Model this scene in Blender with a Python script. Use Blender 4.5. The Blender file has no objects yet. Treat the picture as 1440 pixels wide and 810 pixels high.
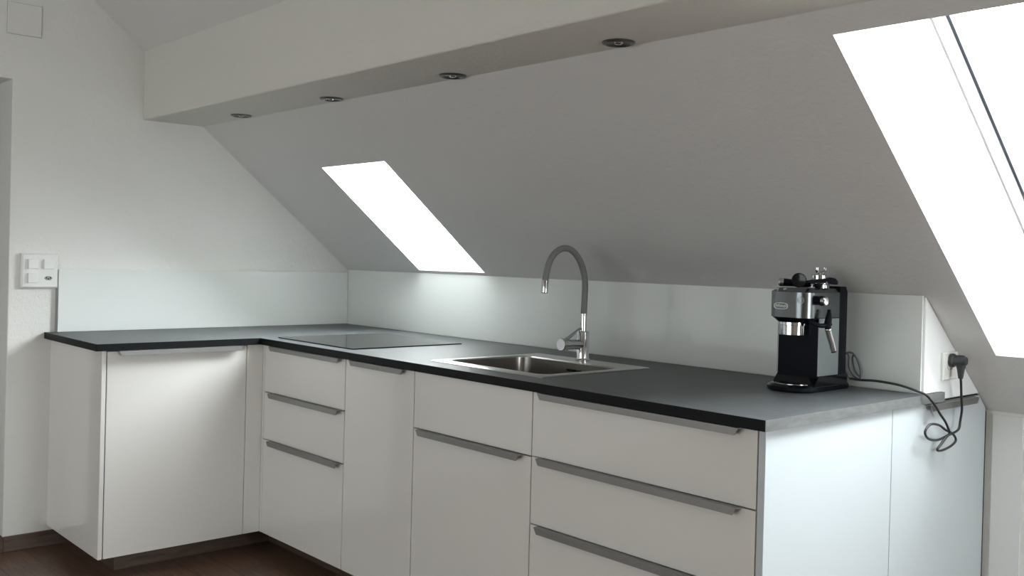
import bpy, bmesh, math
from mathutils import Vector, Matrix
PI = math.pi
scn = bpy.context.scene

# ------------------------------------------------------------------ camera
cam_d = bpy.data.cameras.new('camera')
cam = bpy.data.objects.new('camera', cam_d)
scn.collection.objects.link(cam)
scn.camera = cam
R_ = Vector((0.67556387, 0.73684591, 0.02591444))
U_ = Vector((-0.02241165, -0.01460912, 0.99964208))
F_ = Vector((-0.73696077, 0.67590286, -0.00664454))
m = Matrix((R_, U_, -F_)).transposed().to_4x4()
m.translation = Vector((4.4531, -2.7596, 1.2708))
cam.matrix_world = m
cam_d.sensor_width = 36.0
cam_d.sensor_fit = 'HORIZONTAL'
cam_d.lens = 1381.96 / 1440 * 36.0
cam_d.shift_x = -(749.41 - 720) / 1440
cam_d.shift_y = (373.02 - 405) / 1440
cam_d.clip_start = 0.02

# ------------------------------------------------------------------ light and exposure
SKY = 3.9             # even overcast sky
LOBES = [((-0.35, 0.80, 0.50), 30.0), ((0.28, 0.85, 0.40), 58.0), ((0.75, 0.18, 0.62), 18.0), ((1.0, -0.05, 0.15), 16.0)]   # added bright sky patches, aimed to light the room through its windows
world = bpy.data.worlds.new('overcast_sky')
scn.world = world
world.use_nodes = True
bg = world.node_tree.nodes['Background']
bg.inputs[0].default_value = (0.955, 0.98, 1.0, 1)
_N, _L = world.node_tree.nodes, world.node_tree.links
_tc = _N.new('ShaderNodeTexCoord')
_sum = None
for _d, _k in LOBES:
    _dp = _N.new('ShaderNodeVectorMath')
    _dp.operation = 'DOT_PRODUCT'
    _dp.inputs[1].default_value = Vector(_d).normalized()
    _L.new(_tc.outputs['Generated'], _dp.inputs[0])
    _mx = _N.new('ShaderNodeMath')
    _mx.operation = 'MAXIMUM'
    _mx.inputs[1].default_value = 0.0
    _L.new(_dp.outputs['Value'], _mx.inputs[0])
    _pw = _N.new('ShaderNodeMath')
    _pw.operation = 'POWER'
    _pw.inputs[1].default_value = 4.5
    _L.new(_mx.outputs[0], _pw.inputs[0])
    _ma = _N.new('ShaderNodeMath')
    _ma.operation = 'MULTIPLY_ADD'
    _ma.inputs[1].default_value = _k
    if _sum is None:
        _ma.inputs[2].default_value = SKY
    else:
        _L.new(_sum, _ma.inputs[2])
    _L.new(_pw.outputs[0], _ma.inputs[0])
    _sum = _ma.outputs[0]
_L.new(_sum, bg.inputs[1])
scn.view_settings.view_transform = 'Standard'
scn.view_settings.look = 'None'
scn.view_settings.exposure = 0.1
scn.view_settings.gamma = 1.0
scn.view_settings.use_curve_mapping = False
scn.cycles.max_bounces = 10
scn.cycles.diffuse_bounces = 8
scn.cycles.glossy_bounces = 5
scn.cycles.transparent_max_bounces = 12
scn.cycles.sample_clamp_indirect = 20.0
scn.cycles.use_denoising = True
scn.cycles.caustics_reflective = False
scn.cycles.caustics_refractive = False


def portal(name, M, sx, sy):
    """window light guide: helps the sky light find the opening, gives off nothing itself"""
    d = bpy.data.lights.new(name, 'AREA')
    d.shape = 'RECTANGLE'
    d.size = sx
    d.size_y = sy
    d.cycles.is_portal = True
    o = bpy.data.objects.new(name, d)
    scn.collection.objects.link(o)
    o.matrix_world = M
    return o


# ------------------------------------------------------------------ materials
def mat(name, col, rough=0.5, metal=0.0, coat=0.0, coat_r=0.03, spec=0.5, aniso=0.0):
    mt = bpy.data.materials.new(name)
    mt.use_nodes = True
    b = mt.node_tree.nodes['Principled BSDF']
    b.inputs['Base Color'].default_value = (*col, 1)
    b.inputs['Roughness'].default_value = rough
    b.inputs['Metallic'].default_value = metal
    b.inputs['Coat Weight'].default_value = coat
    b.inputs['Coat Roughness'].default_value = coat_r
    b.inputs['Specular IOR Level'].default_value = spec
    b.inputs['Anisotropic'].default_value = aniso
    return mt


def nodes(mt):
    return mt.node_tree.nodes, mt.node_tree.links, mt.node_tree.nodes['Principled BSDF']


def coords(mt, scale=(1, 1, 1), rot=(0, 0, 0)):
    N, L, b = nodes(mt)
    tc = N.new('ShaderNodeTexCoord')
    mp = N.new('ShaderNodeMapping')
    mp.inputs['Scale'].default_value = scale
    mp.inputs['Rotation'].default_value = rot
    L.new(tc.outputs['Object'], mp.inputs['Vector'])
    return mp.outputs['Vector']


def noise(mt, vec, scale, detail=4, rough=0.5, dist=0.0):
    N, L, b = nodes(mt)
    n = N.new('ShaderNodeTexNoise')
    n.inputs['Scale'].default_value = scale
    n.inputs['Detail'].default_value = detail
    n.inputs['Roughness'].default_value = rough
    n.inputs['Distortion'].default_value = dist
    L.new(vec, n.inputs['Vector'])
    return n.outputs['Fac']


def ramp(mt, fac, stops):
    N, L, b = nodes(mt)
    r = N.new('ShaderNodeValToRGB')
    while len(r.color_ramp.elements) < len(stops):
        r.color_ramp.elements.new(0.5)
    for e, (p, c) in zip(r.color_ramp.elements, stops):
        e.position = p
        e.color = (*c, 1) if len(c) == 3 else c
    L.new(fac, r.inputs['Fac'])
    return r.outputs['Color']


def bump(mt, h, strength, dist):
    N, L, b = nodes(mt)
    bp = N.new('ShaderNodeBump')
    bp.inputs['Strength'].default_value = strength
    bp.inputs['Distance'].default_value = dist
    L.new(h, bp.inputs['Height'])
    L.new(bp.outputs['Normal'], b.inputs['Normal'])
    return bp


def plaster(name, col, strength=0.45, scale=75, dist=0.004):
    mt = mat(name, col, 0.85, spec=0.25)
    N, L, b = nodes(mt)
    v = coords(mt)
    n1 = noise(mt, v, scale, 5, 0.6, 0.6)
    n2 = noise(mt, v, scale * 0.33, 3, 0.5, 0.3)
    add = N.new('ShaderNodeMath')
    add.operation = 'MULTIPLY_ADD'
    L.new(n2, add.inputs[0])
    add.inputs[1].default_value = 0.8
    L.new(n1, add.inputs[2])
    bump(mt, add.outputs[0], strength, dist)
    return mt


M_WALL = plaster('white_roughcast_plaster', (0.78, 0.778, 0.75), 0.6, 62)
M_CREAM = plaster('cream_plaster', (0.80, 0.74, 0.64))
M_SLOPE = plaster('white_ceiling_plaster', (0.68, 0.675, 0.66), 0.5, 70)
M_BEAM = plaster('beam_plaster', (0.70, 0.69, 0.64), 0.75, 110)
M_SMOOTH = mat('smooth_white_paint', (0.80, 0.80, 0.78), 0.6)
M_HALL = plaster('hall_plaster', (0.66, 0.66, 0.65), 0.3)
M_REVEAL = plaster('window_reveal_plaster', (0.86, 0.86, 0.85), 0.3)

M_FRONT = mat('high_gloss_white_lacquer', (0.80, 0.785, 0.755), 0.22, coat=0.6, coat_r=0.03, spec=0.3)
M_CARC = mat('white_melamine', (0.78, 0.78, 0.77), 0.45)
M_GABLE = mat('white_gable_board', (0.88, 0.89, 0.89), 0.4)
M_PANEL = mat('sky_tinted_panel', (0.59, 0.64, 0.668), 0.3, coat=0.2, coat_r=0.1)  # white board; the blue of the sky light is put into its colour
M_ALU = mat('brushed_aluminium', (0.32, 0.317, 0.31), 0.48, 1.0)
M_CHROME = mat('chrome', (0.60, 0.61, 0.62), 0.08, 1.0)
M_BLACK = mat('black_plastic', (0.004, 0.005, 0.009), 0.4, spec=0.12)
M_BLACKG = mat('gloss_black_plastic', (0.004, 0.005, 0.008), 0.12, spec=0.35)
M_GAPSHADE = mat('dark_gap_shade', (0.02, 0.02, 0.02), 0.8)  # stands in for the shade inside the end door gap
M_EDGE_BLACK = mat('black_edge_band', (0.007, 0.008, 0.009), 0.5, spec=0.15)
M_CABLE = mat('black_cable_rubber', (0.02, 0.021, 0.023), 0.4)
M_CABLEG = mat('grey_cable_rubber', (0.10, 0.11, 0.12), 0.4)
M_SWITCH = mat('white_switch_plastic', (0.78, 0.78, 0.76), 0.35)
M_HOSE = mat('grey_silicone_hose', (0.19, 0.19, 0.183), 0.55)
M_PLUGG = mat('dark_grey_plug_rubber', (0.03, 0.032, 0.036), 0.45)
M_BOARD = mat('grey_mounting_board', (0.35, 0.35, 0.34), 0.7)
M_WINWOOD = mat('white_window_frame', (0.82, 0.82, 0.82), 0.35)
M_GASKET = mat('blue_grey_gasket', (0.035, 0.045, 0.065), 0.6)

# back-painted glass
M_GLASSW = mat('back_painted_white_glass', (0.76, 0.79, 0.77), 0.25, coat=1.0, coat_r=0.02, spec=0.5)
M_GLASSEDGE = mat('green_white_glass_edge', (0.72, 0.82, 0.79), 0.15, coat=0.6)

# steel
M_STEEL = mat('brushed_stainless_steel', (0.56, 0.55, 0.53), 0.28, 1.0)
_v = coords(M_STEEL, (1, 40, 1))
_n = noise(M_STEEL, _v, 60, 2, 0.6)
bump(M_STEEL, _n, 0.06, 0.001)
M_BOWL = mat('sink_bowl_steel', (0.42, 0.40, 0.38), 0.27, 1.0)
M_MSTEEL = mat('machine_satin_steel', (0.17, 0.18, 0.19), 0.25, 1.0)
M_MSIDE = mat('machine_side_panel', (0.34, 0.37, 0.38), 0.42, 0.85)
M_TRAYSTEEL = mat('drip_grid_steel', (0.6, 0.6, 0.6), 0.2, 1.0)

# worktop: dark slate laminate with faint streaks
M_TOP = mat('dark_slate_laminate', (0.06, 0.062, 0.062), 0.45, spec=0.28)
N, L, b = nodes(M_TOP)
v1 = coords(M_TOP, (1, 3.5, 1), (0, 0, 0.35))
f1 = noise(M_TOP, v1, 9, 8, 0.65, 1.2)
c1 = ramp(M_TOP, f1, [(0.3, (0.045, 0.050, 0.054)), (0.5, (0.072, 0.077, 0.081)), (0.72, (0.125, 0.13, 0.134))])
L.new(c1, b.inputs['Base Color'])
v2 = coords(M_TOP, (1, 6, 1))
f2 = noise(M_TOP, v2, 30, 6, 0.6)
bump(M_TOP, f2, 0.10, 0.002)
r2 = ramp(M_TOP, f1, [(0.3, (0.40,) * 3), (0.7, (0.50,) * 3)])
L.new(r2, b.inputs['Roughness'])
M_TOPEND = mat('lit_worktop_end', (0.27, 0.275, 0.275), 0.45)  # lighter grey holds the window light falling on the worktop end
N, L, b = nodes(M_TOPEND)
f3 = noise(M_TOPEND, coords(M_TOPEND, (1, 1, 3)), 18, 6, 0.6, 0.5)
L.new(ramp(M_TOPEND, f3, [(0.3, (0.12, 0.125, 0.125)), (0.7, (0.19, 0.195, 0.195))]), b.inputs['Base Color'])

M_HOB = mat('black_ceramic_glass', (0.010, 0.011, 0.011), 0.04, spec=0.6)

# dark brown wood floor (planks)
M_FLOOR = mat('dark_brown_wood_floor', (0.03, 0.016, 0.01), 0.35)
N, L, b = nodes(M_FLOOR)
vf = coords(M_FLOOR, (1, 1, 1), (0, 0, 0.0))
br = N.new('ShaderNodeTexBrick')
br.inputs['Scale'].default_value = 1.0
br.inputs['Brick Width'].default_value = 1.1
br.inputs['Row Height'].default_value = 0.14
br.inputs['Mortar Size'].default_value = 0.0015
br.inputs['Color1'].default_value = (0.75, 0.75, 0.75, 1)
br.inputs['Color2'].default_value = (1.15, 1.15, 1.15, 1)
br.inputs['Mortar'].default_value = (0.2, 0.2, 0.2, 1)
L.new(vf, br.inputs['Vector'])
fg = noise(M_FLOOR, coords(M_FLOOR, (2, 22, 1)), 3.0, 8, 0.65, 1.5)
cg = ramp(M_FLOOR, fg, [(0.25, (0.07, 0.038, 0.026)), (0.55, (0.16, 0.093, 0.064)), (0.8, (0.26, 0.16, 0.11))])
mx = N.new('ShaderNodeMix')
mx.data_type = 'RGBA'
mx.blend_type = 'MULTIPLY'
mx.inputs[0].default_value = 1.0
L.new(cg, mx.inputs[6])
L.new(br.outputs['Color'], mx.inputs[7])
L.new(mx.outputs[2], b.inputs['Base Color'])
M_BASEB = mat('dark_brown_wood_trim', (0.05, 0.03, 0.022), 0.4)
N, L, b = nodes(M_BASEB)
fb = noise(M_BASEB, coords(M_BASEB, (2, 2, 25)), 4.0, 6, 0.6, 1.0)
L.new(ramp(M_BASEB, fb, [(0.3, (0.06, 0.04, 0.031)), (0.7, (0.13, 0.085, 0.063))]), b.inputs['Base Color'])

# window pane: thin clear glass
M_PANE = bpy.data.materials.new('clear_window_pane')
M_PANE.use_nodes = True
N = M_PANE.node_tree.nodes
L = M_PANE.node_tree.links
N.remove(N['Principled BSDF'])
tr = N.new('ShaderNodeBsdfTransparent')
tr.inputs[0].default_value = (0.95, 0.97, 0.97, 1)
gl = N.new('ShaderNodeBsdfGlossy')
gl.inputs['Roughness'].default_value = 0.0
lw = N.new('ShaderNodeLayerWeight')
pw = N.new('ShaderNodeMath')
pw.operation = 'POWER'
pw.inputs[1].default_value = 5.0
L.new(lw.outputs['Facing'], pw.inputs[0])
fr = N.new('ShaderNodeMath')
fr.operation = 'MULTIPLY_ADD'
fr.inputs[1].default_value = 0.85
fr.inputs[2].default_value = 0.04
L.new(pw.outputs[0], fr.inputs[0])
ms = N.new('ShaderNodeMixShader')
L.new(fr.outputs[0], ms.inputs[0])
L.new(tr.outputs[0], ms.inputs[1])
L.new(gl.outputs[0], ms.inputs[2])
L.new(ms.outputs[0], N['Material Output'].inputs['Surface'])


# ------------------------------------------------------------------ mesh helpers
def box(bm, x0, x1, y0, y1, z0, z1):
    vs = [bm.verts.new((x, y, z)) for x in (x0, x1) for y in (y0, y1) for z in (z0, z1)]
    fs = [(0, 1, 3, 2), (4, 6, 7, 5), (0, 4, 5, 1), (2, 3, 7, 6), (0, 2, 6, 4), (1, 5, 7, 3)]
    for f in fs:
        bm.faces.new([vs[i] for i in f])
    return vs


def prism(bm, pts, fn, h0, h1):
    """polygon pts (a,b) pushed from h0 to h1; fn(a,b,h)->xyz"""
    A = [bm.verts.new(fn(a, b_, h0)) for a, b_ in pts]
    B = [bm.verts.new(fn(a, b_, h1)) for a, b_ in pts]
    n = len(pts)
    bm.faces.new(A[::-1])
    bm.faces.new(B)
    for i in range(n):
        bm.faces.new((A[i], A[(i + 1) % n], B[(i + 1) % n], B[i]))


def frame_of(d):
    d = Vector(d).normalized()
    a = Vector((0, 0, 1)) if abs(d.z) < 0.9 else Vector((1, 0, 0))
    u = d.cross(a).normalized()
    w = d.cross(u).normalized()
    return d, u, w


def lathe(bm, base, axis, prof, seg=32, cap0=True, cap1=True):
    """prof: list of (radius, distance along axis)"""
    d, u, w = frame_of(axis)
    base = Vector(base)
    rings = []
    for r, h in prof:
        rings.append([bm.verts.new(base + d * h + (u * math.cos(2 * PI * i / seg) + w * math.sin(2 * PI * i / seg)) * r) for i in range(seg)])
    for a, c in zip(rings, rings[1:]):
        for i in range(seg):
            bm.faces.new((a[i], a[(i + 1) % seg], c[(i + 1) % seg], c[i]))
    if cap0:
        bm.faces.new(rings[0][::-1])
    if cap1:
        bm.faces.new(rings[-1])


def smooth_path(pts, n=8):
    P = [Vector(p) for p in pts]
    out = []
    for i in range(len(P) - 1):
        p0 = P[max(i - 1, 0)]
        p1, p2 = P[i], P[i + 1]
        p3 = P[min(i + 2, len(P) - 1)]
        for k in range(n):
            t = k / n
            out.append(0.5 * ((2 * p1) + (p2 - p0) * t + (2 * p0 - 5 * p1 + 4 * p2 - p3) * t * t + (3 * p1 - p0 - 3 * p2 + p3) * t ** 3))
    out.append(P[-1])
    return out


def tube(bm, pts, r, seg=10, n=8):
    P = smooth_path(pts, n) if n else [Vector(p) for p in pts]
    rings = []
    t0 = (P[1] - P[0]).normalized()
    _, u, w = frame_of(t0)
    for i, p in enumerate(P):
        t = (P[min(i + 1, len(P) - 1)] - P[max(i - 1, 0)]).normalized()
        u = (u - t * u.dot(t)).normalized()
        w = t.cross(u)
        rr = r(i / (len(P) - 1)) if callable(r) else r
        rings.append([bm.verts.new(p + (u * math.cos(2 * PI * k / seg) + w * math.sin(2 * PI * k / seg)) * rr) for k in range(seg)])
    for a, c in zip(rings, rings[1:]):
        for i in range(seg):
            bm.faces.new((a[i], a[(i + 1) % seg], c[(i + 1) % seg], c[i]))
    bm.faces.new(rings[0][::-1])
    bm.faces.new(rings[-1])


def rrect(x0, x1, y0, y1, r, seg=6, corners=(1, 1, 1, 1)):
    """rounded rectangle, corners: x0y0, x1y0, x1y1, x0y1"""
    pts = []
    for (cx, cy, a0, on, sx, sy) in ((x0 + r, y0 + r, PI, corners[0], -1, -1), (x1 - r, y0 + r, 1.5 * PI, corners[1], 1, -1),
                                     (x1 - r, y1 - r, 0, corners[2], 1, 1), (x0 + r, y1 - r, 0.5 * PI, corners[3], -1, 1)):
        if on:
            for k in range(seg + 1):
                a = a0 + 0.5 * PI * k / seg
                pts.append((cx + r * math.cos(a), cy + r * math.sin(a)))
        else:
            pts.append((cx + sx * r, cy + sy * r))
    return pts


def loft(bm, loops, cap0=True, cap1=True):
    rings = [[bm.verts.new(p) for p in lp] for lp in loops]
    n = len(rings[0])
    for a, c in zip(rings, rings[1:]):
        for i in range(n):
            bm.faces.new((a[i], a[(i + 1) % n], c[(i + 1) % n], c[i]))
    if cap0:
        bm.faces.new(rings[0][::-1])
    if cap1:
        bm.faces.new(rings[-1])


def cells(bm, us, vs, keep, h0, h1, fn):
    """slab made of grid cells that may leave holes; fn(u,v,h)->xyz"""
    V = {}

    def vt(i, j, k):
        if (i, j, k) not in V:
            V[(i, j, k)] = bm.verts.new(fn(us[i], vs[j], (h0, h1)[k]))
        return V[(i, j, k)]
    nu, nv = len(us) - 1, len(vs) - 1
    K = {(i, j): keep((us[i] + us[i + 1]) / 2, (vs[j] + vs[j + 1]) / 2) for i in range(nu) for j in range(nv)}
    for (i, j), k in K.items():
        if not k:
            continue
        bm.faces.new((vt(i, j, 0), vt(i, j + 1, 0), vt(i + 1, j + 1, 0), vt(i + 1, j, 0)))
        bm.faces.new((vt(i, j, 1), vt(i + 1, j, 1), vt(i + 1, j + 1, 1), vt(i, j + 1, 1)))
        if not K.get((i - 1, j)):
            bm.faces.new((vt(i, j, 0), vt(i, j, 1), vt(i, j + 1, 1), vt(i, j + 1, 0)))
        if not K.get((i + 1, j)):
            bm.faces.new((vt(i + 1, j, 0), vt(i + 1, j + 1, 0), vt(i + 1, j + 1, 1), vt(i + 1, j, 1)))
        if not K.get((i, j - 1)):
            bm.faces.new((vt(i, j, 0), vt(i + 1, j, 0), vt(i + 1, j, 1), vt(i, j, 1)))
        if not K.get((i, j + 1)):
            bm.faces.new((vt(i, j + 1, 0), vt(i, j + 1, 1), vt(i + 1, j + 1, 1), vt(i + 1, j + 1, 0)))


def make(name, build, material, parent=None, bevel=0.0, smooth=None, segs=2, mats=None):
    """one mesh object; build(bm) works in world coordinates; parent = Empty or part"""
    me = bpy.data.meshes.new(name)
    bm = bmesh.new()
    build(bm)
    bmesh.ops.recalc_face_normals(bm, faces=bm.faces[:])
    if bevel:
        es = [e for e in bm.edges if len(e.link_faces) == 2 and e.calc_face_angle(0) > 0.6]
        bmesh.ops.bevel(bm, geom=es, offset=bevel, segments=segs, affect='EDGES', profile=0.5, clamp_overlap=True)
    org = Vector((0, 0, 0))
    p = parent
    while p is not None:
        org += p.location
        p = p.parent
    if parent is None:
        lo = [min(v.co[i] for v in bm.verts) for i in range(3)]
        hi = [max(v.co[i] for v in bm.verts) for i in range(3)]
        base = Vector(((lo[0] + hi[0]) / 2, (lo[1] + hi[1]) / 2, lo[2]))
    else:
        base = Vector((0, 0, 0))
    bmesh.ops.translate(bm, vec=-(org + base), verts=bm.verts[:])
    if smooth is not None:
        for f in bm.faces:
            f.smooth = True
        for e in bm.edges:
            if len(e.link_faces) == 2 and e.calc_face_angle(0) > smooth:
                e.smooth = False
    bm.to_mesh(me)
    bm.free()
    me.materials.append(material)
    for x in (mats or []):
        me.materials.append(x)
    o = bpy.data.objects.new(name, me)
    scn.collection.objects.link(o)
    o.location = base
    o.parent = parent
    return o


def thing(name, loc, label, cat, group=None, kind=None):
    o = bpy.data.objects.new(name, None)
    o.empty_display_size = 0.05
    scn.collection.objects.link(o)
    o.location = loc
    return tag(o, label, cat, group, kind)


def tag(o, label, cat, group=None, kind=None):
    o['label'] = label
    o['category'] = cat
    if group:
        o['group'] = group
    if kind:
        o['kind'] = kind
    return o


def copy_tree(o, parent=None):
    c = o.copy()
    scn.collection.objects.link(c)
    c.parent = parent
    for ch in [k for k in bpy.data.objects if k.parent == o]:
        copy_tree(ch, c)
    return c


def bx(*a):
    return lambda bm: box(bm, *a)


XYZ = lambda a, b_, h: (a, b_, h)
YZX = lambda a, b_, h: (h, a, b_)     # polygon in (y,z), extruded along x
XZY = lambda a, b_, h: (a, h, b_)     # polygon in (x,z), extruded along y

# ------------------------------------------------------------------ key measures
A = 0.8242           # roof slope dz/dy
ZS = 1.1885          # height where the roof meets the splashback
K = 0.006
LEN = math.sqrt(1 + A * A)


def slope_pt(x, s, n):
    return (x, K - s / LEN + n * A / LEN, ZS + 0.0015 * x + s * A / LEN + n / LEN)


def y_on_slope(z, x=3.12):
    return K - (z - ZS - 0.0015 * x) / A


ZC, TC = 0.907, 0.027
D = 0.803
X1 = 3.138
XP = 3.126           # end panels
FY = -0.7826         # plane of the main fronts
FX = 0.622           # plane of the short wing's front
YK = 0.455           # knee wall
XR, YB = 6.3, -5.2   # right wall, wall behind the camera
ZCEIL = 2.60

# ------------------------------------------------------------------ the room shell
tag(make('floor', bx(-1.6, XR + .2, YB - .2, YK + .2, -0.1, 0.0), M_FLOOR), 'dark brown wooden floor under the white kitchen', 'floor', kind='structure')

W1 = (0.661, 1.145, 0.021, 0.715)            # left roof window: x0,x1,s0,s1
W2 = (3.243, 3.73, -0.272, 0.958)            # right roof window
DEPTH = 0.50
D1 = 0.16             # depth of the left window's reveal


def in_w(w, x, s):
    return w[0] < x < w[1] and w[2] < s < w[3]


def build_slope(bm):
    xs = [-0.3, W1[0], W1[1], W2[0], W2[1], XR + .2]
    ss = sorted([-0.9, W2[2], W1[2], W1[3], W2[3], 1.36])
    cells(bm, xs, ss, lambda x, s: not (in_w(W1, x, s) or in_w(W2, x, s)), 0.0, D1, slope_pt)
    # outer layer of the roof, cut wider around the shallower left window
    g = 0.163
    V1 = (W1[0] - g, W1[1] + g, W1[2] - .133, W1[3] + g)
    xs = [-0.3, V1[0], V1[1], W2[0], W2[1], XR + .2]
    ss = sorted([-0.9, W2[2], V1[2], V1[3], W2[3], 1.36])
    cells(bm, xs, ss, lambda x, s: not (in_w(V1, x, s) or in_w(W2, x, s)), D1, DEPTH, slope_pt)


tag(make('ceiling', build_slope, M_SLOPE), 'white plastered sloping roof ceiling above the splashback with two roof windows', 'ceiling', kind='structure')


def build_upper(bm):
    y0, z0 = -1.0, 2.157 - A * (1.075 - 1.0)
    yk = -1.075 - (ZCEIL - 2.157) / A
    prism(bm, [(y0, z0), (yk, ZCEIL), (YB - .2, ZCEIL), (YB - .2, ZCEIL + .2), (yk + .05, ZCEIL + .25), (y0 + .2, z0 + .2)], YZX, -.25, XR + .2)


tag(make('ceiling_hall', bx(-1.6, -.22, -2.22, -1.2, 2.7, 2.8), M_SLOPE), 'hallway ceiling behind the doorway', 'ceiling', kind='structure')
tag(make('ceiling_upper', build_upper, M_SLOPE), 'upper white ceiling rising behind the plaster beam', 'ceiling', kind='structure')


def build_beam(bm):
    r = 0.007
    yb = y_on_slope(1.849, 1.5) + 0.15
    pts = [(-1.075, 2.2), (-1.075, 1.849 + r)]
    for k in range(1, 5):
        a = PI + 0.5 * PI * k / 4
        pts.append((-1.075 + r + r * math.cos(a), 1.849 + r + r * math.sin(a)))
    pts += [(yb, 1.849), (-0.80, 2.2)]
    prism(bm, pts, YZX, -0.1, XR + .1)


tag(make('trim_1', build_beam, M_BEAM), 'boxed white plaster beam with recessed spotlights running below the ceiling', 'beam', kind='structure')

# left wall with the doorway and a tall window further on (both left of the frame)
DOOR = (-2.12, -1.612, 0.0, 1.957)
WL = (-3.53, -2.24, 0.77, 1.95)


def build_left(bm):
    ys = [YB - .2, WL[0], WL[1], DOOR[0], DOOR[1], YK + .3]
    zs = [0, WL[2], WL[3], DOOR[3], ZCEIL + .1]
    def keep(y, z):
        if DOOR[0] < y < DOOR[1] and z < DOOR[3]:
            return False
        return not (WL[0] < y < WL[1] and WL[2] < z < WL[3])
    cells(bm, ys, zs, keep, 0.0, -0.22, YZX)


tag(make('wall_left', build_left, M_WALL, bevel=0.004), 'white roughcast wall on the left with the socket plate', 'wall', kind='structure')
tag(make('wall_hall', lambda bm: (box(bm, -1.6, -1.5, -2.22, -1.2, 0, 2.7), box(bm, -1.5, -.22, -1.3, -1.2, 0, 2.7), box(bm, -1.5, -.22, -2.22, -2.14, 0, 2.7)), M_HALL),
    'plain wall of the hallway behind the doorway', 'wall', kind='structure')
WR = (-1.15, -0.25, 0.30, 1.45)


def build_right(bm):
    cells(bm, [YB - .2, WR[0], WR[1], YK + .3], [0, WR[2], WR[3], 2.8],
          lambda y, z: not (WR[0] < y < WR[1] and WR[2] < z < WR[3]), XR, XR + .2, YZX)


tag(make('wall_right', build_right, M_CREAM), 'white wall on the far right side of the room', 'wall', kind='structure')
WB = (1.3, 4.4, 0.20, 1.80)


def build_back(bm):
    cells(bm, [-1.6, WB[0], WB[1], XR + .2], [0, WB[2], WB[3], 2.8],
          lambda x, z: not (WB[0] < x < WB[1] and WB[2] < z < WB[3]), YB, YB - .25, XZY)


tag(make('wall_back', build_back, M_CREAM), 'white wall with an added window opposite the kitchen', 'wall', kind='structure')
tag(make('wall_knee', bx(0, XR + .1, YK, YK + .15, 0, 0.95), M_WALL), 'low white knee wall under the roof slope, right of the cabinets', 'wall', kind='structure')
tag(make('trim_2', bx(3.145, 3.236, YK - .006, YK + .01, 0.0, y_on_slope(0, 0) * 0 + 0.812), M_SMOOTH), 'narrow smooth white board on the knee wall beside the end cabinet', 'trim', kind='structure')
tag(make('wall_splash', lambda bm: prism(bm, [(.008, 0), (.008, 1.187), (.06, 1.150), (.06, 0)], YZX, 0.0, 3.105), M_SMOOTH),
    'low boxed wall behind the glass splashback', 'wall', kind='structure')
# baseboards
tag(make('baseboard_left', lambda bm: box(bm, 0, .014, -1.612, -0.6, 0, .064), M_BASEB, bevel=0.002), 'dark wood baseboard along the left wall', 'baseboard', kind='structure')
tag(make('baseboard_doorway', lambda bm: box(bm, -.2, .014, -1.626, -1.612, 0, .064), M_BASEB, bevel=0.002), 'dark wood baseboard turning into the doorway', 'baseboard', kind='structure')


# ------------------------------------------------------------------ windows
def roof_window(name, w, label, DEPTH):
    x0, x1, s0, s1 = w
    t = thing(name, slope_pt((x0 + x1) / 2, s0, DEPTH - .1), label, 'window', kind='structure')
    fw = 0.05 if x1 - x0 > .6 else 0.022
    sw = 0.05 if x1 - x0 > .6 else 0.028

    def ring(bm, x0, x1, s0, s1, fw, n0, n1):
        cells(bm, [x0, x0 + fw, x1 - fw, x1], [s0, s0 + fw, s1 - fw, s1],
              lambda x, s: not (x0 + fw < x < x1 - fw and s0 + fw < s < s1 - fw), n0, n1, slope_pt)
    make('window_frame', lambda bm: ring(bm, x0 + .002, x1 - .002, s0 + .002, s1 - .002, fw, DEPTH - .10, DEPTH - .0), M_WINWOOD, t, bevel=0.003)
    make('gasket', lambda bm: ring(bm, x0 + fw, x1 - fw, s0 + fw, s1 - fw, .012, DEPTH - .07, DEPTH - .055), M_GASKET, t)
    g = fw + .012
    make('joint', lambda bm: ring(bm, x0 + .0005, x1 - .0005, s0 + .0005, s1 - .0005, .003, DEPTH - .1035, DEPTH - .100), M_BOARD, t)
    make('sash', lambda bm: ring(bm, x0 + g, x1 - g, s0 + g, s1 - g, sw, DEPTH - .075, DEPTH - .02), M_WINWOOD, t, bevel=0.004)
    g2 = g + sw - .005
    make('pane', lambda bm: cells(bm, [x0 + g2, x1 - g2], [s0 + g2, s1 - g2], lambda x, s: True, DEPTH - .05, DEPTH - .046, slope_pt), M_PANE, t)
    c = Vector(slope_pt((x0 + x1) / 2, (s0 + s1) / 2, DEPTH + .01))
    n = Vector((0, A / LEN, 1 / LEN))           # outward
    sdir = Vector((0, -1 / LEN, A / LEN))
    X = Vector((1, 0, 0))
    z = n                                        # area light emits along -Z, into the room
    y = z.cross(X)
    M = Matrix((X, y, z)).transposed().to_4x4()
    M.translation = c
    portal('sky_portal', M, x1 - x0, s1 - s0)


roof_window('window_1', (W1[0] - .16, W1[1] + .16, W1[2] - .13, W1[3] + .16), 'small bright roof window in the slope behind the hob', D1 + .10)
roof_window('window_2', W2, 'large bright roof window above the knee wall on the right', DEPTH)


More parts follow.
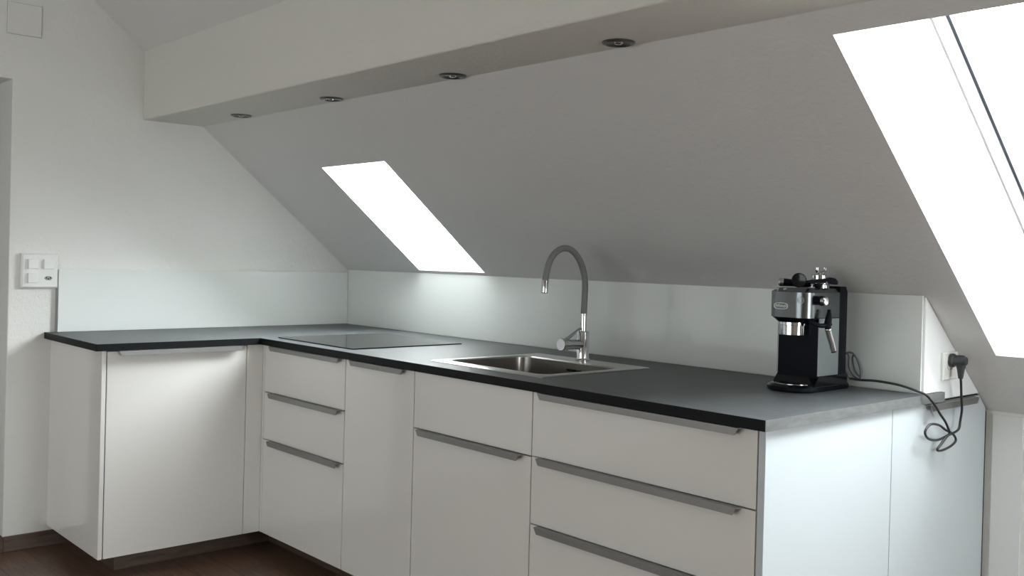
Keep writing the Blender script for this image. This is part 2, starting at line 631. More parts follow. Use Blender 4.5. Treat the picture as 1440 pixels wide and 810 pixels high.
def wall_window(name, u0, u1, z0, z1, fn, label, M, mull=True):
    t = thing(name, fn((u0 + u1) / 2, z0, 0.15), label, 'window', kind='structure')
    um = (u0 + u1) / 2
    us = [u0, u0 + .07, um - .05, um + .05, u1 - .07, u1]
    cellsf = lambda bm: cells(bm, us, [z0, z0 + .07, z1 - .07, z1],
                              lambda u, z: not ((us[1] < u < us[2] or us[3] < u < us[4]) and z0 + .07 < z < z1 - .07), .12, .18, fn)
    make('window_frame', cellsf, M_WINWOOD, t, bevel=.003)
    make('pane', lambda bm: (cells(bm, [us[1], us[2]], [z0 + .07, z1 - .07], lambda a, c: True, .148, .152, fn)), M_PANE, t)
    make('pane', lambda bm: (cells(bm, [us[3], us[4]], [z0 + .07, z1 - .07], lambda a, c: True, .148, .152, fn)), M_PANE, t)
    portal('sky_portal', M, u1 - u0, z1 - z0)


Mb = Matrix((Vector((1, 0, 0)), Vector((0, 0, 1)), Vector((0, -1, 0)))).transposed().to_4x4()
Mb.translation = Vector(((WB[0] + WB[1]) / 2, YB - .26, (WB[2] + WB[3]) / 2))
wall_window('added_window_back', WB[0], WB[1], WB[2], WB[3], lambda u, z, h: (u, YB - h, z), 'added unseen window opposite the kitchen, lighting the fronts', Mb)  # added out of view to throw light on the cabinet fronts
Mr = Matrix((Vector((0, 1, 0)), Vector((0, 0, 1)), Vector((1, 0, 0)))).transposed().to_4x4()
Mr.translation = Vector((XR + .21, (WR[0] + WR[1]) / 2, (WR[2] + WR[3]) / 2))
wall_window('added_window_right', WR[0], WR[1], WR[2], WR[3], lambda u, z, h: (XR + h * .8, u, z), 'added unseen window in the far right wall, lighting the right side', Mr)  # added out of view as extra side light for the right end
# blind added to dim this window to a pale rectangle mirrored in the splashback
M_BLIND = mat('dimming_blind_fabric', (0.8, 0.8, 0.8), 0.9)
N, L, b = nodes(M_BLIND)
tl = N.new('ShaderNodeBsdfTranslucent')
tl.inputs[0].default_value = (0.8, 0.82, 0.84, 1)
mb = N.new('ShaderNodeMixShader')
mb.inputs[0].default_value = 0.22
L.new(b.outputs[0], mb.inputs[1])
L.new(tl.outputs[0], mb.inputs[2])
L.new(mb.outputs[0], N['Material Output'].inputs['Surface'])
t = thing('window_4', (-.12, -2.885, .77), 'window with an added white blind in the left wall, beyond the doorway', 'window', kind='structure')
make('window_frame', lambda bm: cells(bm, [WL[0], WL[0] + .05, -2.835, -2.775, WL[1] - .05, WL[1]], [.77, .82, 1.90, 1.95],
     lambda u, z: not ((WL[0] + .05 < u < -2.835 or -2.775 < u < WL[1] - .05) and .82 < z < 1.90), -.10, -.14, YZX), M_WINWOOD, t, bevel=.003)
make('blind', bx(-.16, -.158, WL[0], WL[1], WL[2], WL[3]), M_BLIND, t)

# ------------------------------------------------------------------ fitted kitchen
def handle(bm, a0, a1, z, face, axis, out=0.020):
    """edge pull: flat flange on top of the front and a lip that drops in front, ends cut at an angle"""
    lip = 0.0165
    t_ = 0.0022
    if axis == 'y':      # front faces -y, handle runs along x
        P = lambda a, o, z_: (a, face - o, z_)
    else:                # front faces +x, handle runs along y
        P = lambda a, o, z_: (face + o, a, z_)
    prism(bm, [(a0, -0.012), (a1, -0.012), (a1 - .004, out), (a0 + .004, out)], lambda a, o, h: P(a, o, h), z, z + t_)
    prism(bm, [(a0 + .004, z + t_), (a1 - .004, z + t_), (a1 - .016, z - lip), (a0 + .016, z - lip)], lambda a, zz, h: P(a, h, zz), out - .0002, out + t_)


def front_y(name, x0, x1, z0, z1, parent, hx=None, mt=None):
    o = make(name, bx(x0, x1, FY, FY + .018, z0, z1), mt or M_FRONT, parent, bevel=0.0014)
    if hx:
        h = make('handle', lambda bm: handle(bm, hx[0], hx[1], z1 + .0002, FY, 'y'), M_ALU, o)
    return o


def carcass(parent, x0, x1, y0, y1, z0=0.083, z1=0.877):
    t_ = 0.016

    def b(bm):
        box(bm, x0, x0 + t_, y0, y1, z0, z1)
        box(bm, x1 - t_, x1, y0, y1, z0, z1)
        box(bm, x0 + t_, x1 - t_, y0, y1, z0, z0 + t_)
        box(bm, x0 + t_, x1 - t_, y1 - t_, y1, z0 + t_, z1)
    return make('carcass', b, M_CARC, parent)


ZB = 0.086
CY0 = FY + .0195
# narrow drawer unit beside the corner
c = thing('base_cabinet', (0.96, -0.4, 0.083), 'narrow white cabinet of three drawers nearest the inner corner', 'cabinet', 'white base cabinets of the long run')
carcass(c, 0.662, 1.273, CY0, -0.03)
make('filler_strip', bx(FX + .0006, 0.6385, FY, FY + .018, ZB, .8785), M_FRONT, c)
front_y('drawer', 0.640, 1.2725, 0.683, 0.876, c, (0.705, 1.262))
front_y('drawer', 0.640, 1.2725, 0.4835, 0.6795, c, (0.703, 1.262))
front_y('drawer', 0.640, 1.2725, ZB, 0.480, c, (0.703, 1.262))
# single door
c = thing('base_cabinet', (1.495, -0.4, 0.083), 'white cabinet with one tall narrow door, between the drawers and the sink', 'cabinet', 'white base cabinets of the long run')
carcass(c, 1.277, 1.7125, CY0, -0.03)
front_y('door', 1.2765, 1.713, ZB, 0.876, c, (1.325, 1.675))
# sink cabinet
c = thing('base_cabinet', (2.01, -0.4, 0.083), 'white cabinet below the sink with a plain top front', 'cabinet', 'white base cabinets of the long run')
carcass(c, 1.717, 2.310, CY0, -0.03, z1=0.70)
front_y('fascia_panel', 1.717, 2.3105, 0.6855, 0.876, c)
front_y('door', 1.717, 2.3105, ZB, 0.6815, c, (1.752, 2.282))
# wide drawers
c = thing('base_cabinet', (2.71, -0.4, 0.083), 'widest white drawer cabinet, at the right end under the coffee machine', 'cabinet', 'white base cabinets of the long run')
carcass(c, 2.315, 3.102, CY0, -0.03)
front_y('drawer', 2.3145, 3.1025, 0.6875, 0.876, c, (2.348, 3.066))
front_y('drawer', 2.3145, 3.1025, 0.4865, 0.6840, c, (2.348, 3.066))
front_y('drawer', 2.3145, 3.1025, ZB, 0.4830, c, (2.348, 3.066))

# short wing
c = thing('corner_cabinet', (0.3, -1.15, 0.083), 'white corner cabinet of the short wing with one wide door and pale handle', 'cabinet')
make('side_panel', bx(0.001, FX, -1.4435, -1.4275, ZB, 0.8795), M_FRONT, c, bevel=0.0012)
make('carcass', lambda bm: (box(bm, .018, FX - .0195, -1.4265, -1.4105, .084, .877), box(bm, .018, FX - .0195, -1.4105, -.84, .084, .10),
                            box(bm, .018, .034, -1.4105, -.84, .10, .877)), M_CARC, c)
d = make('door', bx(FX - .018, FX, -1.4235, -.8575, ZB, .876), M_FRONT, c, bevel=0.0014)
make('handle', lambda bm: handle(bm, -1.392, -.878, .8762, FX, 'x'), M_ALU, d)
make('filler_strip', bx(FX - .018, FX, -.8555, FY + .0, ZB, .8785), M_FRONT, c, bevel=0.001)

# plinth, one L-shaped board set back under the fronts
tag(make('plinth', lambda bm: (box(bm, .49, .505, -1.34, -.66, 0, .0825), box(bm, .505, 3.07, -.675, -.66, 0, .0825), box(bm, .02, .49, -1.34, -1.325, 0, .0825)), M_BASEB),
    'dark brown plinth set back under the white cabinets', 'plinth')

# end panel and eaves cabinet, both seen from the right
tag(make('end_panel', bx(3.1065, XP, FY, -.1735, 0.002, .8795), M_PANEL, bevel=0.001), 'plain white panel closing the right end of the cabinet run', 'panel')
c = thing('eaves_cabinet', (2.9, 0.15, 0.0), 'white cabinet with a chamfered door under the roof slope at the right end', 'cabinet')
yd1, zd1 = 0.386, 0.8765
yd2, zd2 = 0.436, 0.834
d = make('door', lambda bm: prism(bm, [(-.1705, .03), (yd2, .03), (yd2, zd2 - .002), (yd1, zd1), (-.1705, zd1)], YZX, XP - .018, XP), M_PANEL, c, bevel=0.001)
make('handle', lambda bm: handle(bm, 0.012, 0.345, .8740 - .0, XP, 'x', 0.018), M_ALU, d)
make('carcass', lambda bm: prism(bm, [(.1215, .02), (YK - .0005, .02), (YK - .0005, .8185), (.382, .8815), (.1215, .8815)], YZX, 2.3, XP - .0185), M_GAPSHADE, c)  # body coloured dark so the gap round the door looks shaded
make('gap_shade', lambda bm: (box(bm, XP - .018, XP - .005, yd2 + .0005, YK - .0005, .02, .815), prism(bm, [(yd2 + .0005, .815), (YK - .001, .815), (YK - .001, .8185), (.383, .8815), (.1215, .8815), (.1215, .8773), (yd1 + .001, .8773), (yd2 + .0005, .8345)], YZX, XP - .018, XP - .005)), M_GAPSHADE, c)  # dark filler added for the shade between door, gable and knee wall

# gable piece over the end cabinet
tag(make('gable_panel', lambda bm: prism(bm, [(.0085, .9075), (.0085, y_on_slope(0) * 0 + 1.188), (.380, .8835), (.1205, .8835), (.1205, .9075)], YZX, 3.106, XP), M_GABLE, bevel=0.0008),
    'triangular white panel between worktop end and roof slope, holding a socket', 'panel')

# worktop
SKH = (1.725, 2.235, -.672, -.225)
t = thing('worktop', (1.5, -.4, ZC - TC), 'dark slate-look L-shaped kitchen worktop on the white cabinets', 'worktop')


def build_top(bm):
    xs = [0.001, .6345, SKH[0], SKH[1], X1 - .0015]
    ys = [-1.4675, -D + .0015, SKH[2], SKH[3], -.001]

    def keep(x, y):
        if y < -D + .0015:
            return x < .6345
        return not (SKH[0] < x < SKH[1] and SKH[2] < y < SKH[3])
    cells(bm, xs, ys, keep, ZC - TC, ZC, XYZ)
    box(bm, 3.10, X1 - .0015, -.001, .0075, ZC - TC, ZC)
    box(bm, 3.128, X1 - .0015, .0075, .119, ZC - TC, ZC)


make('slab', build_top, M_TOP, t)
make('edge_band', lambda bm: (box(bm, .6345, X1 - .0015, -D, -D + .0015, ZC - TC, ZC - .0003)), M_EDGE_BLACK, t)
make('edge_band', lambda bm: (box(bm, .6345, .636, -1.469, -D, ZC - TC, ZC - .0003), box(bm, .001, .636, -1.4695, -1.4675, ZC - TC, ZC - .0003)), M_EDGE_BLACK, t)
e = make('edge_band', bx(X1 - .0015, X1, -D, .119, ZC - TC, ZC - .0003), M_TOPEND, t)
e['label'] = 'end strip of the worktop, window light put into its grey'

# glass splashbacks
t = thing('glass_splashback', (1.5, 0, ZC), 'long pale glass splashback behind the hob, tap and coffee machine', 'splashback')
o = make('glass_panel', lambda bm: prism(bm, [(.0195, ZC + .0005), (3.1195, ZC + .0005), (3.1195, 1.1925), (.0195, 1.188)], XZY, 0.0, .007), M_GLASSW, t, bevel=.0007)
t = thing('glass_splashback', (0, -.7, ZC), 'shorter pale glass splashback on the left wall beside the switches', 'splashback')
make('glass_panel', bx(.013, .019, -1.4215, -.0005, ZC + .0005, 1.1745), M_GLASSW, t, bevel=.0007)
make('mounting_board', bx(.0005, .013, -1.4275, -.0005, ZC + .0005, 1.170), M_BOARD, t)

# hob
t = thing('induction_hob', (.956, -.468, ZC), 'flat black glass hob set on the worktop near the corner', 'hob')
make('glass_plate', lambda bm: loft(bm, [[(x, y, ZC + .0003) for x, y in rrect(.659, 1.247, -.737, -.206, .006)],
                                           [(x, y, ZC + .0045) for x, y in rrect(.659, 1.247, -.737, -.206, .006)],]), M_HOB, t)

# sink
t = thing('sink', (1.98, -.45, ZC), 'square stainless steel sink let into the dark worktop', 'sink')


def ring_pts(x0, x1, y0, y1, r, z):
    return [(x, y, z) for x, y in rrect(x0, x1, y0, y1, r, 8)]


BW = (1.735, 2.222, -.655, -.300)
RM = (1.703, 2.265, -.713, -.195)


def rim(bm):
    loft(bm, [ring_pts(*RM, .012, ZC + .0002), ring_pts(*RM, .012, ZC + .0022),
              ring_pts(RM[0] + .003, RM[1] - .003, RM[2] + .003, RM[3] - .003, .010, ZC + .0036),
              ring_pts(BW[0] - .010, BW[1] + .010, BW[2] - .010, BW[3] + .010, .045, ZC + .0028),
              ring_pts(BW[0] - .004, BW[1] + .004, BW[2] - .004, BW[3] + .004, .045, ZC + .0030),
              ring_pts(*BW, .042, ZC - .001), ring_pts(*BW, .042, ZC - .004)], False, False)


make('rim', rim, M_STEEL, t, smooth=0.5)


def bowl(bm):
    zb = ZC - .165
    loops = [ring_pts(*BW, .042, ZC - .003), ring_pts(BW[0] + .003, BW[1] - .003, BW[2] + .003, BW[3] - .003, .045, zb + .03)]
    for k in range(1, 6):
        a = 0.5 * PI * k / 5
        i_ = .003 + .03 * (1 - math.cos(a))
        loops.append(ring_pts(BW[0] + i_, BW[1] - i_, BW[2] + i_, BW[3] - i_, .05, zb + .03 - .03 * math.sin(a)))
    loft(bm, loops, False, True)


make('bowl', bowl, M_BOWL, t, smooth=0.6)
make('overflow', lambda bm: [box(bm, x, x + .022, BW[3] - .0025, BW[3] - .001, ZC - .032, ZC - .024) for x in (1.965, 1.992, 2.019)], M_BLACK, t)
make('drain', lambda bm: lathe(bm, (1.978, -.478, ZC - .1648), (0, 0, 1), [(.042, 0), (.042, .002), (.036, .003), (.03, .0005), (.0, .0005)], 32, True, False), M_CHROME, t, smooth=.6)

# tap
TX, TY = 1.985, -.243
t = thing('kitchen_tap', (TX, TY, ZC + .003), 'chrome kitchen tap with a curved grey flexible spout behind the sink', 'tap')
z0 = ZC + .0035
make('body', lambda bm: lathe(bm, (TX, TY, z0), (0, 0, 1), [(.027, 0), (.027, .005), (.0235, .007), (.0225, .012), (.0225, .102), (.0205, .106), (.013, .107)], 36), M_CHROME, t, smooth=.5)
make('neck', lambda bm: lathe(bm, (TX, TY, z0 + .105), (0, 0, 1), [(.0115, 0), (.0115, .058), (.0125, .059), (.0125, .063), (.0105, .064)], 28), M_CHROME, t, smooth=.5)
v = make('valve', lambda bm: lathe(bm, (TX, TY - .012, ZC + .062), (0, -1, .03), [(.0175, 0), (.0185, .03), (.0185, .068), (.0215, .070), (.0225, .074), (.0225, .096), (.0205, .099)], 32), M_CHROME, t, smooth=.5)
make('lever', lambda bm: tube(bm, [(TX, TY - .085, ZC + .082), (TX, TY - .055, ZC + .098), (TX, TY - .030, ZC + .1115), (TX, TY - .018, ZC + .118)], lambda q: .0062 - .0012 * q, 12), M_CHROME, v, smooth=.6)
hose_pts = [(TX, TY, 1.072), (TX, TY + .002, 1.125), (TX, TY + .003, 1.185), (TX, TY - .006, 1.228), (TX, TY - .030, 1.272),
            (TX, TY - .065, 1.302), (TX, TY - .103, 1.3105), (TX, TY - .140, 1.299), (TX, TY - .168, 1.273), (TX, TY - .186, 1.235), (TX, TY - .194, 1.195)]
make('flexible_spout', lambda bm: tube(bm, hose_pts, .0113, 20, 8), M_HOSE, t, smooth=.8)
make('spray_head', lambda bm: lathe(bm, (TX, TY - .1937, 1.1985), (0, -.03, -1), [(.0118, 0), (.0122, .002), (.0122, .043), (.0105, .046), (.0095, .044)], 24), M_CHROME, t, smooth=.5)

# ------------------------------------------------------------------ recessed spots
def make_spot(x, y, label):
    zb_ = 1.849
    t = thing('recessed_spotlight', (x, y, zb_ - .008), label, 'spotlight', 'unlit spotlights in the plaster beam')
    make('trim_ring', lambda bm: lathe(bm, (x, y, zb_), (0, 0, -1), [(.044, -.002), (.044, .002), (.040, .006), (.034, .007), (.030, .003), (.030, -.002)], 36, False, False), M_STEEL_D, t, smooth=.6)
    make('reflector', lambda bm: lathe(bm, (x, y, zb_), (0, 0, -1), [(.0298, .004), (.020, .0015), (.014, .0008), (.0, .0008)], 30, False, False), M_BLACKG, t, smooth=.6)
    make('bulb', lambda bm: lathe(bm, (x, y, zb_), (0, 0, -1), [(.013, .0008), (.012, .004), (.007, .007), (.0, .0078)], 20, False, False), M_CHROME, t, smooth=.8)
    return t


M_STEEL_D = mat('dark_nickel', (0.16, 0.155, 0.15), 0.3, 1.0)
spots = [(0.520, -.858, 'leftmost of the four unlit beam spotlights, nearest the left wall'),
         (1.231, -.845, 'second beam spotlight from the left wall'),
         (1.957, -.838, 'third beam spotlight from the left wall, above the tap'),
         (2.679, -.846, 'rightmost and largest-looking unlit spotlight in the beam')]
s0 = make_spot(*spots[0])
for x, y, lb in spots[1:]:
    s = copy_tree(s0)
    s.location = (x, y, s0.location.z)
    s['label'] = lb

# ------------------------------------------------------------------ wall fittings
t = thing('switch_plate', (0, -1.4915, 1.0945), 'square white plate with three switches and a socket on the left wall', 'switch')
PY0, PY1, PZ0, PZ1 = -1.569, -1.424, 1.0945, 1.2385
make('plate', lambda bm: loft(bm, [[(.0, PY0, PZ0), (.0, PY1, PZ0), (.0, PY1, PZ1), (.0, PY0, PZ1)],
                                   [(.013, PY0, PZ0), (.013, PY1, PZ0), (.013, PY1, PZ1), (.013, PY0, PZ1)],
                                   [(.019, PY0 + .008, PZ0 + .005), (.019, PY1 - .008, PZ0 + .005), (.019, PY1 - .008, PZ1 - .005), (.019, PY0 + .008, PZ1 - .005)]]), M_SWITCH, t, bevel=.0008)
for (yc, zc_) in ((-1.524, 1.195), (-1.463, 1.195), (-1.524, 1.136)):
    make('rocker', lambda bm: loft(bm, [[(.0188, yc + sy * .0205, zc_ + sz * .0205) for sy, sz in ((-1, -1), (1, -1), (1, 1), (-1, 1))],
                                        [(.0275 if sy < 0 else .022, yc + sy * .0195, zc_ + sz * .0195) for sy, sz in ((-1, -1), (1, -1), (1, 1), (-1, 1))]]), M_SWITCH, t, bevel=.0006)
so = make('socket_insert', lambda bm: loft(bm, [[(.0188, -1.463 + .017 * math.cos(a), 1.136 + .010 * math.sin(a)) for a in [2 * PI * k / 6 for k in range(6)]],
                                                [(.0205, -1.463 + .0155 * math.cos(a), 1.136 + .0088 * math.sin(a)) for a in [2 * PI * k / 6 for k in range(6)]]]), M_BOARD, t)
make('contact_hole', lambda bm: [lathe(bm, (.0203, -1.463 + dy, 1.136 + dz), (1, 0, 0), [(.0028, 0), (.0028, .0006)], 12) for dy, dz in ((-.008, .001), (0, -.003), (.008, .001))], M_BLACK, so)

tag(make('vent_cover', lambda bm: loft(bm, [[(h, y, z) for y, z in ((-1.637 + i_, 2.143 + i_), (-1.507 - i_, 2.143 + i_), (-1.507 - i_, 2.272 - i_), (-1.637 + i_, 2.272 - i_))] for h, i_ in ((-.002, .0), (.004, .0), (.006, .002))]), M_WALL),
    'square cover painted like the wall, high in the upper left corner', 'cover')
tag(make('trim_3', lambda bm: cells(bm, [-1.6385, -1.637, -1.507, -1.5055], [2.1415, 2.143, 2.272, 2.2735], lambda y, z: not (-1.637 < y < -1.507 and 2.143 < z < 2.272), -.001, .0015, YZX), M_BOARD),
    'thin shadow joint around the square wall cover', 'joint', kind='structure')

# outlet on the gable
OX = XP
t = thing('wall_outlet', (OX, .15, .94), 'white socket plate on the triangular gable panel', 'outlet')
make('plate', lambda bm: loft(bm, [[(OX + h, y, z) for y, z in ((.112 + i_, .940 + i_), (.206 - i_, .940 + i_), (.206 - i_, 1.024 - i_), (.112 + i_, 1.024 - i_))] for h, i_ in ((0.0003, 0), (.007, 0), (.010, .003))]), M_SWITCH, t, bevel=.0008)
make('socket_ring', lambda bm: lathe(bm, (OX + .0095, .152, .993), (1, 0, 0), [(.0235, 0), (.0235, .003), (.021, .003), (.021, .001), (.0, .001)], 32, True, False), M_SWITCH, t, smooth=.5)

# power plug and cord
t = thing('power_cord', (OX + .02, .15, .99), 'black coffee machine cord, looped and plugged in at the gable outlet', 'cord')
px_, py_, pz_ = OX + .0135, .150, 1.000
make('plug', lambda bm: (lathe(bm, (px_, py_, pz_), (1, 0, .02), [(.0195, 0), (.0205, .003), (.0205, .009), (.0165, .013), (.0165, .034), (.015, .040), (.012, .046)], 28),
                         loft(bm, [[(px_ + .030 + dx * r, py_ + dy * r2, z) for dx, dy in [(math.cos(2 * PI * k / 16), math.sin(2 * PI * k / 16)) for k in range(16)]]
                                   for z, r, r2 in ((1.017, .008, .008), (1.012, .015, .013), (.995, .017, .014), (.975, .011, .010), (.955, .008, .007), (.948, .0065, .006))])), M_PLUGG, t, smooth=.7)
cord = [(px_ + .030, .150, .952), (3.168, .157, .935), (3.160, .180, .895), (3.155, .198, .851), (3.150, .2005, .815), (3.150, .192, .792), (3.148, .165, .783), (3.147, .1295, .7793), (3.147, .0606, .772),
        (3.148, .0019, .7815), (3.150, -.0262, .8035), (3.150, .0035, .8225), (3.150, .058, .8165), (3.150, .105, .797), (3.155, .1425, .782), (3.156, .1600, .762), (3.154, .135, .748), (3.150, .085, .7395), (3.148, .058, .7435), (3.150, .079, .760), (3.153, .101, .776),
        (3.158, .112, .788), (3.158, .101, .806), (3.156, .085, .826), (3.154, .057, .849), (3.1535, .030, .872), (3.151, .005, .892),
        (3.147, -.022, .9105), (3.126, -.037, .9205), (3.095, -.045, .929), (3.0663, -.048, .9338), (3.0086, -.048, .9365), (2.960, -.048, .934), (2.925, -.050, .935)]
make('cable', lambda bm: tube(bm, cord, .0036, 10, 6), M_CABLE, t, smooth=.9)
lp = [(2.925, -.050, .935), (2.905, -.045, .955), (2.892, -.04, .985), (2.899, -.035, 1.0075), (2.909, -.032, 1.000), (2.909, -.03, .970), (2.922, -.03, .945), (2.941, -.03, .934),
      (2.948, -.028, .944), (2.942, -.026, .970), (2.930, -.025, .995), (2.920, -.024, 1.004), (2.915, -.022, .990), (2.922, -.02, .960), (2.936, -.018, .942),
      (2.943, -.016, .952), (2.934, -.015, .98), (2.917, -.018, 1.006), (2.900, -.022, 1.010), (2.885, -.035, 1.000)]
cc = make('cable_bundle', lambda bm: tube(bm, lp, .0030, 10, 6), M_CABLEG, t, smooth=.9)

# ------------------------------------------------------------------ espresso machine
MX0, MX1 = 2.791, 2.930
t = thing('espresso_machine', (2.86, -.18, ZC), 'slim dark steel espresso machine on the worktop near the right end', 'coffee machine')
mc = (MX0 + MX1) / 2


def rr3(x0, x1, y0, y1, r, z, corners=(1, 1, 0, 0)):
    return [(x, y, z) for x, y in rrect(x0, x1, y0, y1, r, 8, corners)]


# base with the rounded drip tray in front
def base_build(bm):
    z_ = ZC + .0002
    def outline(i_, z):
        return rr3(MX0 - .004 + i_, MX1 + .003 - i_, -.322 + i_, -.072, .060, z)
    loft(bm, [outline(.004, z_), outline(0, z_ + .004), outline(0, z_ + .014), outline(.008, z_ + .021)])
    prism(bm, [(-.262, ZC + .015), (-.078, ZC + .015), (-.078, ZC + .045), (-.235, ZC + .045)], YZX, MX0 + .001, MX1 + .001)


make('base', base_build, M_BLACKG, t, smooth=.5)
make('drip_tray', lambda bm: loft(bm, [rr3(MX0 + .018, MX1 - .018, -.304, -.245, .045, ZC + .0205), rr3(MX0 + .018, MX1 - .018, -.304, -.245, .045, ZC + .0225),
                                       rr3(MX0 + .026, MX1 - .026, -.296, -.250, .037, ZC + .0228), rr3(MX0 + .027, MX1 - .027, -.295, -.251, .036, ZC + .0214)]), M_TRAYSTEEL, t, smooth=.5)
make('drip_grid', lambda bm: [box(bm, MX0 + .034 + k * .0095, MX0 + .038 + k * .0095, -.286, -.252, ZC + .0214, ZC + .0225) for k in range(8)], M_BLACK, t)
make('column', bx(MX0 + .004, MX1 - .003, -.240, -.12, ZC + .040, 1.108), M_BLACK, t, bevel=.002)
make('side_panel', bx(MX1 - .003, MX1 + .0005, -.239, -.131, ZC + .046, 1.119), M_MSIDE, t, bevel=.0006)
make('side_panel', bx(MX0, MX0 + .004, -.239, -.131, ZC + .046, 1.119), M_MSIDE, t, bevel=.0006)
make('water_tank', lambda bm: loft(bm, [rr3(MX0 + .001, MX1 + .001, -.1305, -.086, .004, z, (1, 1, 1, 1)) for z in (ZC + .0455, 1.195)] +
                                   [rr3(MX0 + .004, MX1 - .002, -.124, -.090, .004, 1.212, (1, 1, 1, 1))]), M_BLACK, t, smooth=.5)
hd = make('head', lambda bm: loft(bm, [rr3(MX0, MX1, -.303, -.131, .040, 1.121), rr3(MX0, MX1, -.303, -.131, .040, 1.194), rr3(MX0 + .002, MX1 - .002, -.301, -.131, .039, 1.196)]), M_MSTEEL, t, smooth=.4)
make('head_underside', lambda bm: loft(bm, [rr3(MX0 + .014, MX1 - .014, -.285, -.131, .040, 1.104), rr3(MX0 + .002, MX1 - .002, -.301, -.131, .039, 1.1205)]), M_BLACKG, t, smooth=.4)
make('top_plate', lambda bm: loft(bm, [rr3(MX0 + .003, MX1 - .003, -.300, -.126, .038, 1.1962), rr3(MX0 + .012, MX1 - .010, -.286, -.126, .032, 1.2055)]), M_MSTEEL, t, smooth=.4)
make('button', lambda bm: [lathe(bm, (x, -.291 + .004 * (k == 2), 1.199), (0, -.5, 1), [(.006, 0), (.006, .004), (.0045, .006)], 16) for k, x in enumerate((2.822, 2.848))], M_CHROME, t, smooth=.5)
make('group_head', lambda bm: lathe(bm, (mc, -.266, 1.107), (0, 0, -1), [(.041, 0), (.041, .008), (.0385, .009), (.0385, .036), (.036, .038), (.030, .038), (.030, .02)], 40), M_CHROME, t, smooth=.5)
# steam knob on the right side
kn = make('steam_knob', lambda bm: lathe(bm, (MX1, -.257, 1.172), (1, -.10, 0), [(.0135, 0), (.012, .010), (.0145, .016), (.0145, .020)], 24), M_BLACK, t, smooth=.6)
make('knob_cap', lambda bm: lathe(bm, (MX1 + .020, -.259, 1.172), (1, -.10, 0), [(.0125, 0), (.0125, .012), (.010, .014)], 24), M_CHROME, kn, smooth=.5)
make('indicator_light', lambda bm: lathe(bm, (MX1, -.253, 1.143), (1, 0, 0), [(.0028, 0), (.0028, .0015)], 12), M_CHROME, t)
# steam wand
wd = make('steam_wand', lambda bm: (tube(bm, [(MX1 - .010, -.272, 1.114), (MX1 + .005, -.270, 1.106), (MX1 + .016, -.258, 1.101), (MX1 + .024, -.240, 1.103), (MX1 + .028, -.226, 1.106)], .0068, 14),
                                    tube(bm, [(MX1 + .020, -.222, 1.146), (MX1 + .022, -.225, 1.134), (MX1 + .024, -.231, 1.118), (MX1 + .026, -.238, 1.103), (MX1 + .027, -.236, 1.086)], lambda q: .0052 + .0050 * math.sin(PI * min(1, (1 - q) * 1.0 + .12)) , 14)), M_BLACK, t, smooth=.8)
make('wand_tube', lambda bm: tube(bm, [(MX1 + .027, -.237, 1.090), (MX1 + .029, -.229, 1.068), (MX1 + .031, -.221, 1.048), (MX1 + .033, -.214, 1.029)], lambda q: .0088, 20), M_CHROME, wd, smooth=.8)
make('wand_nozzle', lambda bm: tube(bm, [(MX1 + .033, -.214, 1.0295), (MX1 + .0335, -.2125, 1.0255)], lambda q: .0080, 16, 0), M_BLACK, wd, smooth=.8)
make('collar', lambda bm: lathe(bm, (MX1 + .027, -.237, 1.093), (.05, .3, -1), [(.0095, 0), (.0105, .003), (.0095, .007)], 20), M_CHROME, wd, smooth=.8)


# badge on the front of the head
M_BADGE = mat('silver_badge', (0.85, 0.86, 0.87), 0.35, 0.0)


def oval(bm, cx, cz, rx, rz, th, y0, y1, seg=40, flat=.0):
    out = []
    for k in range(seg):
        a = 2 * PI * k / seg
        s_ = math.sin(a)
        c_ = math.cos(a)
        out.append((cx + rx * math.copysign(abs(c_) ** .7, c_), cz + rz * math.copysign(abs(s_) ** .7, s_)))
    inn = [(cx + (x - cx) * (1 - th / rx), cz + (z - cz) * (1 - th / rz)) for x, z in out]
    loft(bm, [[(x, y1, z) for x, z in out], [(x, y0, z) for x, z in out], [(x, y0, z) for x, z in inn], [(x, y1, z) for x, z in inn]], False, False)


bd = make('badge', lambda bm: oval(bm, 2.842, 1.153, .0235, .0095, .0016, -.3042, -.3025), M_BADGE, hd)


def lettering(text, size, loc, parent, material, name='lettering'):
    cu = bpy.data.curves.new(name, 'FONT')
    cu.body = text
    cu.size = size
    cu.align_x = 'CENTER'
    cu.align_y = 'CENTER'
    cu.extrude = .0003
    cu.offset = .0001
    tmp = bpy.data.objects.new('tmp_text', cu)
    scn.collection.objects.link(tmp)
    dg = bpy.context.evaluated_depsgraph_get()
    me = bpy.data.meshes.new_from_object(tmp.evaluated_get(dg))
    bpy.data.objects.remove(tmp)
    o = bpy.data.objects.new(name, me)
    scn.collection.objects.link(o)
    me.materials.clear()
    me.materials.append(material)
    org = Vector((0, 0, 0))
    p = parent
    while p is not None:
        org += p.location
        p = p.parent
    o.parent = parent
    o.location = Vector(loc) - org
    o.rotation_euler = (PI / 2, 0, 0)
    return o


lettering("De'Longhi", .0098, (2.842, -.3035, 1.1535), bd, M_BADGE)
# round emblem further right on the front, follows the rounded corner
em = Vector((2.905, -.3001, 1.172))
ed = Vector((.375, -.927, 0)).normalized()


def emblem(bm):
    d_, u_, w_ = frame_of(ed)
    for r0, r1 in ((.0098, .0088), (.0055, .0045)):
        rg = [[em + d_ * h + (u_ * math.cos(2 * PI * k / 28) + w_ * math.sin(2 * PI * k / 28)) * r for k in range(28)] for r, h in ((r0, -.002), (r0, .0009), (r1, .0009), (r1, -.002))]
        loft(bm, rg, False, False)


make('emblem', emblem, mat('grey_print', (.38, .39, .40), .4, 0), hd)

# things lying on top of the machine
ZT = 1.2057
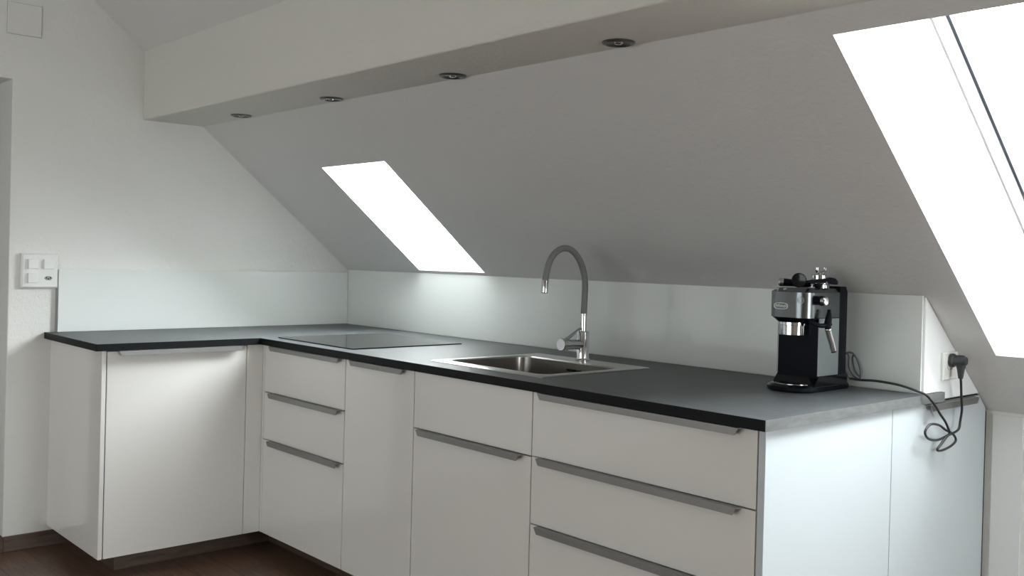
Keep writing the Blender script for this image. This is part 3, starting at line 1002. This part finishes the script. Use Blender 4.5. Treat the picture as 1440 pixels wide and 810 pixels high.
# portafilter, upside down with its twin spout on top
t = thing('portafilter', (2.885, -.175, ZT), 'chrome portafilter lying upside down on the machine, spouts upward', 'portafilter')
pc = (2.897, -.192)
make('basket', lambda bm: lathe(bm, (pc[0], pc[1], ZT + .0003), (0, 0, 1), [(.027, 0), (.030, .001), (.030, .010), (.027, .013), (.026, .024), (.0235, .027), (.0235, .038), (.021, .041), (.010, .042)], 32), M_CHROME, t, smooth=.5)
sp = make('spout', lambda bm: (lathe(bm, (pc[0], pc[1], ZT + .041), (0, 0, 1), [(.010, 0), (.009, .005), (.006, .008)], 20),
                               tube(bm, [(pc[0], pc[1], ZT + .045), (pc[0] + .004, pc[1] - .014, ZT + .047), (pc[0] + .005, pc[1] - .020, ZT + .052), (pc[0] + .005, pc[1] - .021, ZT + .061)], .0055, 12),
                               tube(bm, [(pc[0], pc[1], ZT + .045), (pc[0] + .004, pc[1] + .014, ZT + .047), (pc[0] + .005, pc[1] + .020, ZT + .052), (pc[0] + .005, pc[1] + .021, ZT + .061)], .0055, 12)), M_CHROME, t, smooth=.8)
h = make('handle', lambda bm: tube(bm, [(pc[0] - .022, pc[1] - .014, ZT + .012), (pc[0] - .042, pc[1] - .030, ZT + .0125), (pc[0] - .064, pc[1] - .048, ZT + .014), (pc[0] - .081, pc[1] - .062, ZT + .015)], lambda q: .009 + .003 * q, 18), M_BLACK, t, smooth=.8)
make('handle_tip', lambda bm: lathe(bm, (pc[0] - .079, pc[1] - .0605, ZT + .0149), (-.80, -.60, .05), [(.0105, 0), (.0122, .003), (.0122, .013), (.0095, .016)], 24), M_CHROME, h, smooth=.5)
# black round tamper leaning against it
t = thing('coffee_tamper', (2.868, -.265, ZT), 'round black tamper standing on edge on top of the machine', 'tamper')
td = Vector((.42, -.90, .05)).normalized()
tc_ = Vector((2.8715, -.258, ZT + .0225))
make('disc', lambda bm: lathe(bm, tc_ - td * .004, td, [(.019, 0), (.0215, .002), (.0215, .008), (.020, .010), (.018, .0095)], 36), M_BLACKG, t, smooth=.5)
make('stem', lambda bm: lathe(bm, tc_ - td * .004, -td, [(.006, 0), (.006, .018), (.010, .023), (.0105, .030), (.007, .034)], 20), M_BLACK, t, smooth=.6)
# black measuring spoon
t = thing('measuring_spoon', (2.915, -.165, ZT), 'black plastic measuring spoon lying across the top of the machine', 'spoon')
SPX = 2.9155
make('bowl', lambda bm: lathe(bm, (SPX, -.228, ZT + .0005), (0, .0, 1), [(.008, 0), (.0105, .004), (.012, .013), (.0115, .014), (.010, .0135), (.009, .004)], 24), M_BLACK, t, smooth=.6)
make('grip', lambda bm: loft(bm, [[(SPX + dx, y, ZT + zz + dz) for dx, dz in ((-w_, -h_), (w_, -h_), (w_, h_), (-w_, h_))]
                                  for y, zz, w_, h_ in ((-.288, .0205, .004, .003), (-.250, .021, .005, .0045), (-.205, .0225, .007, .0065), (-.170, .0235, .009, .0095), (-.145, .021, .0085, .009), (-.125, .0165, .005, .005))]), M_BLACK, t, bevel=.002, smooth=.9)
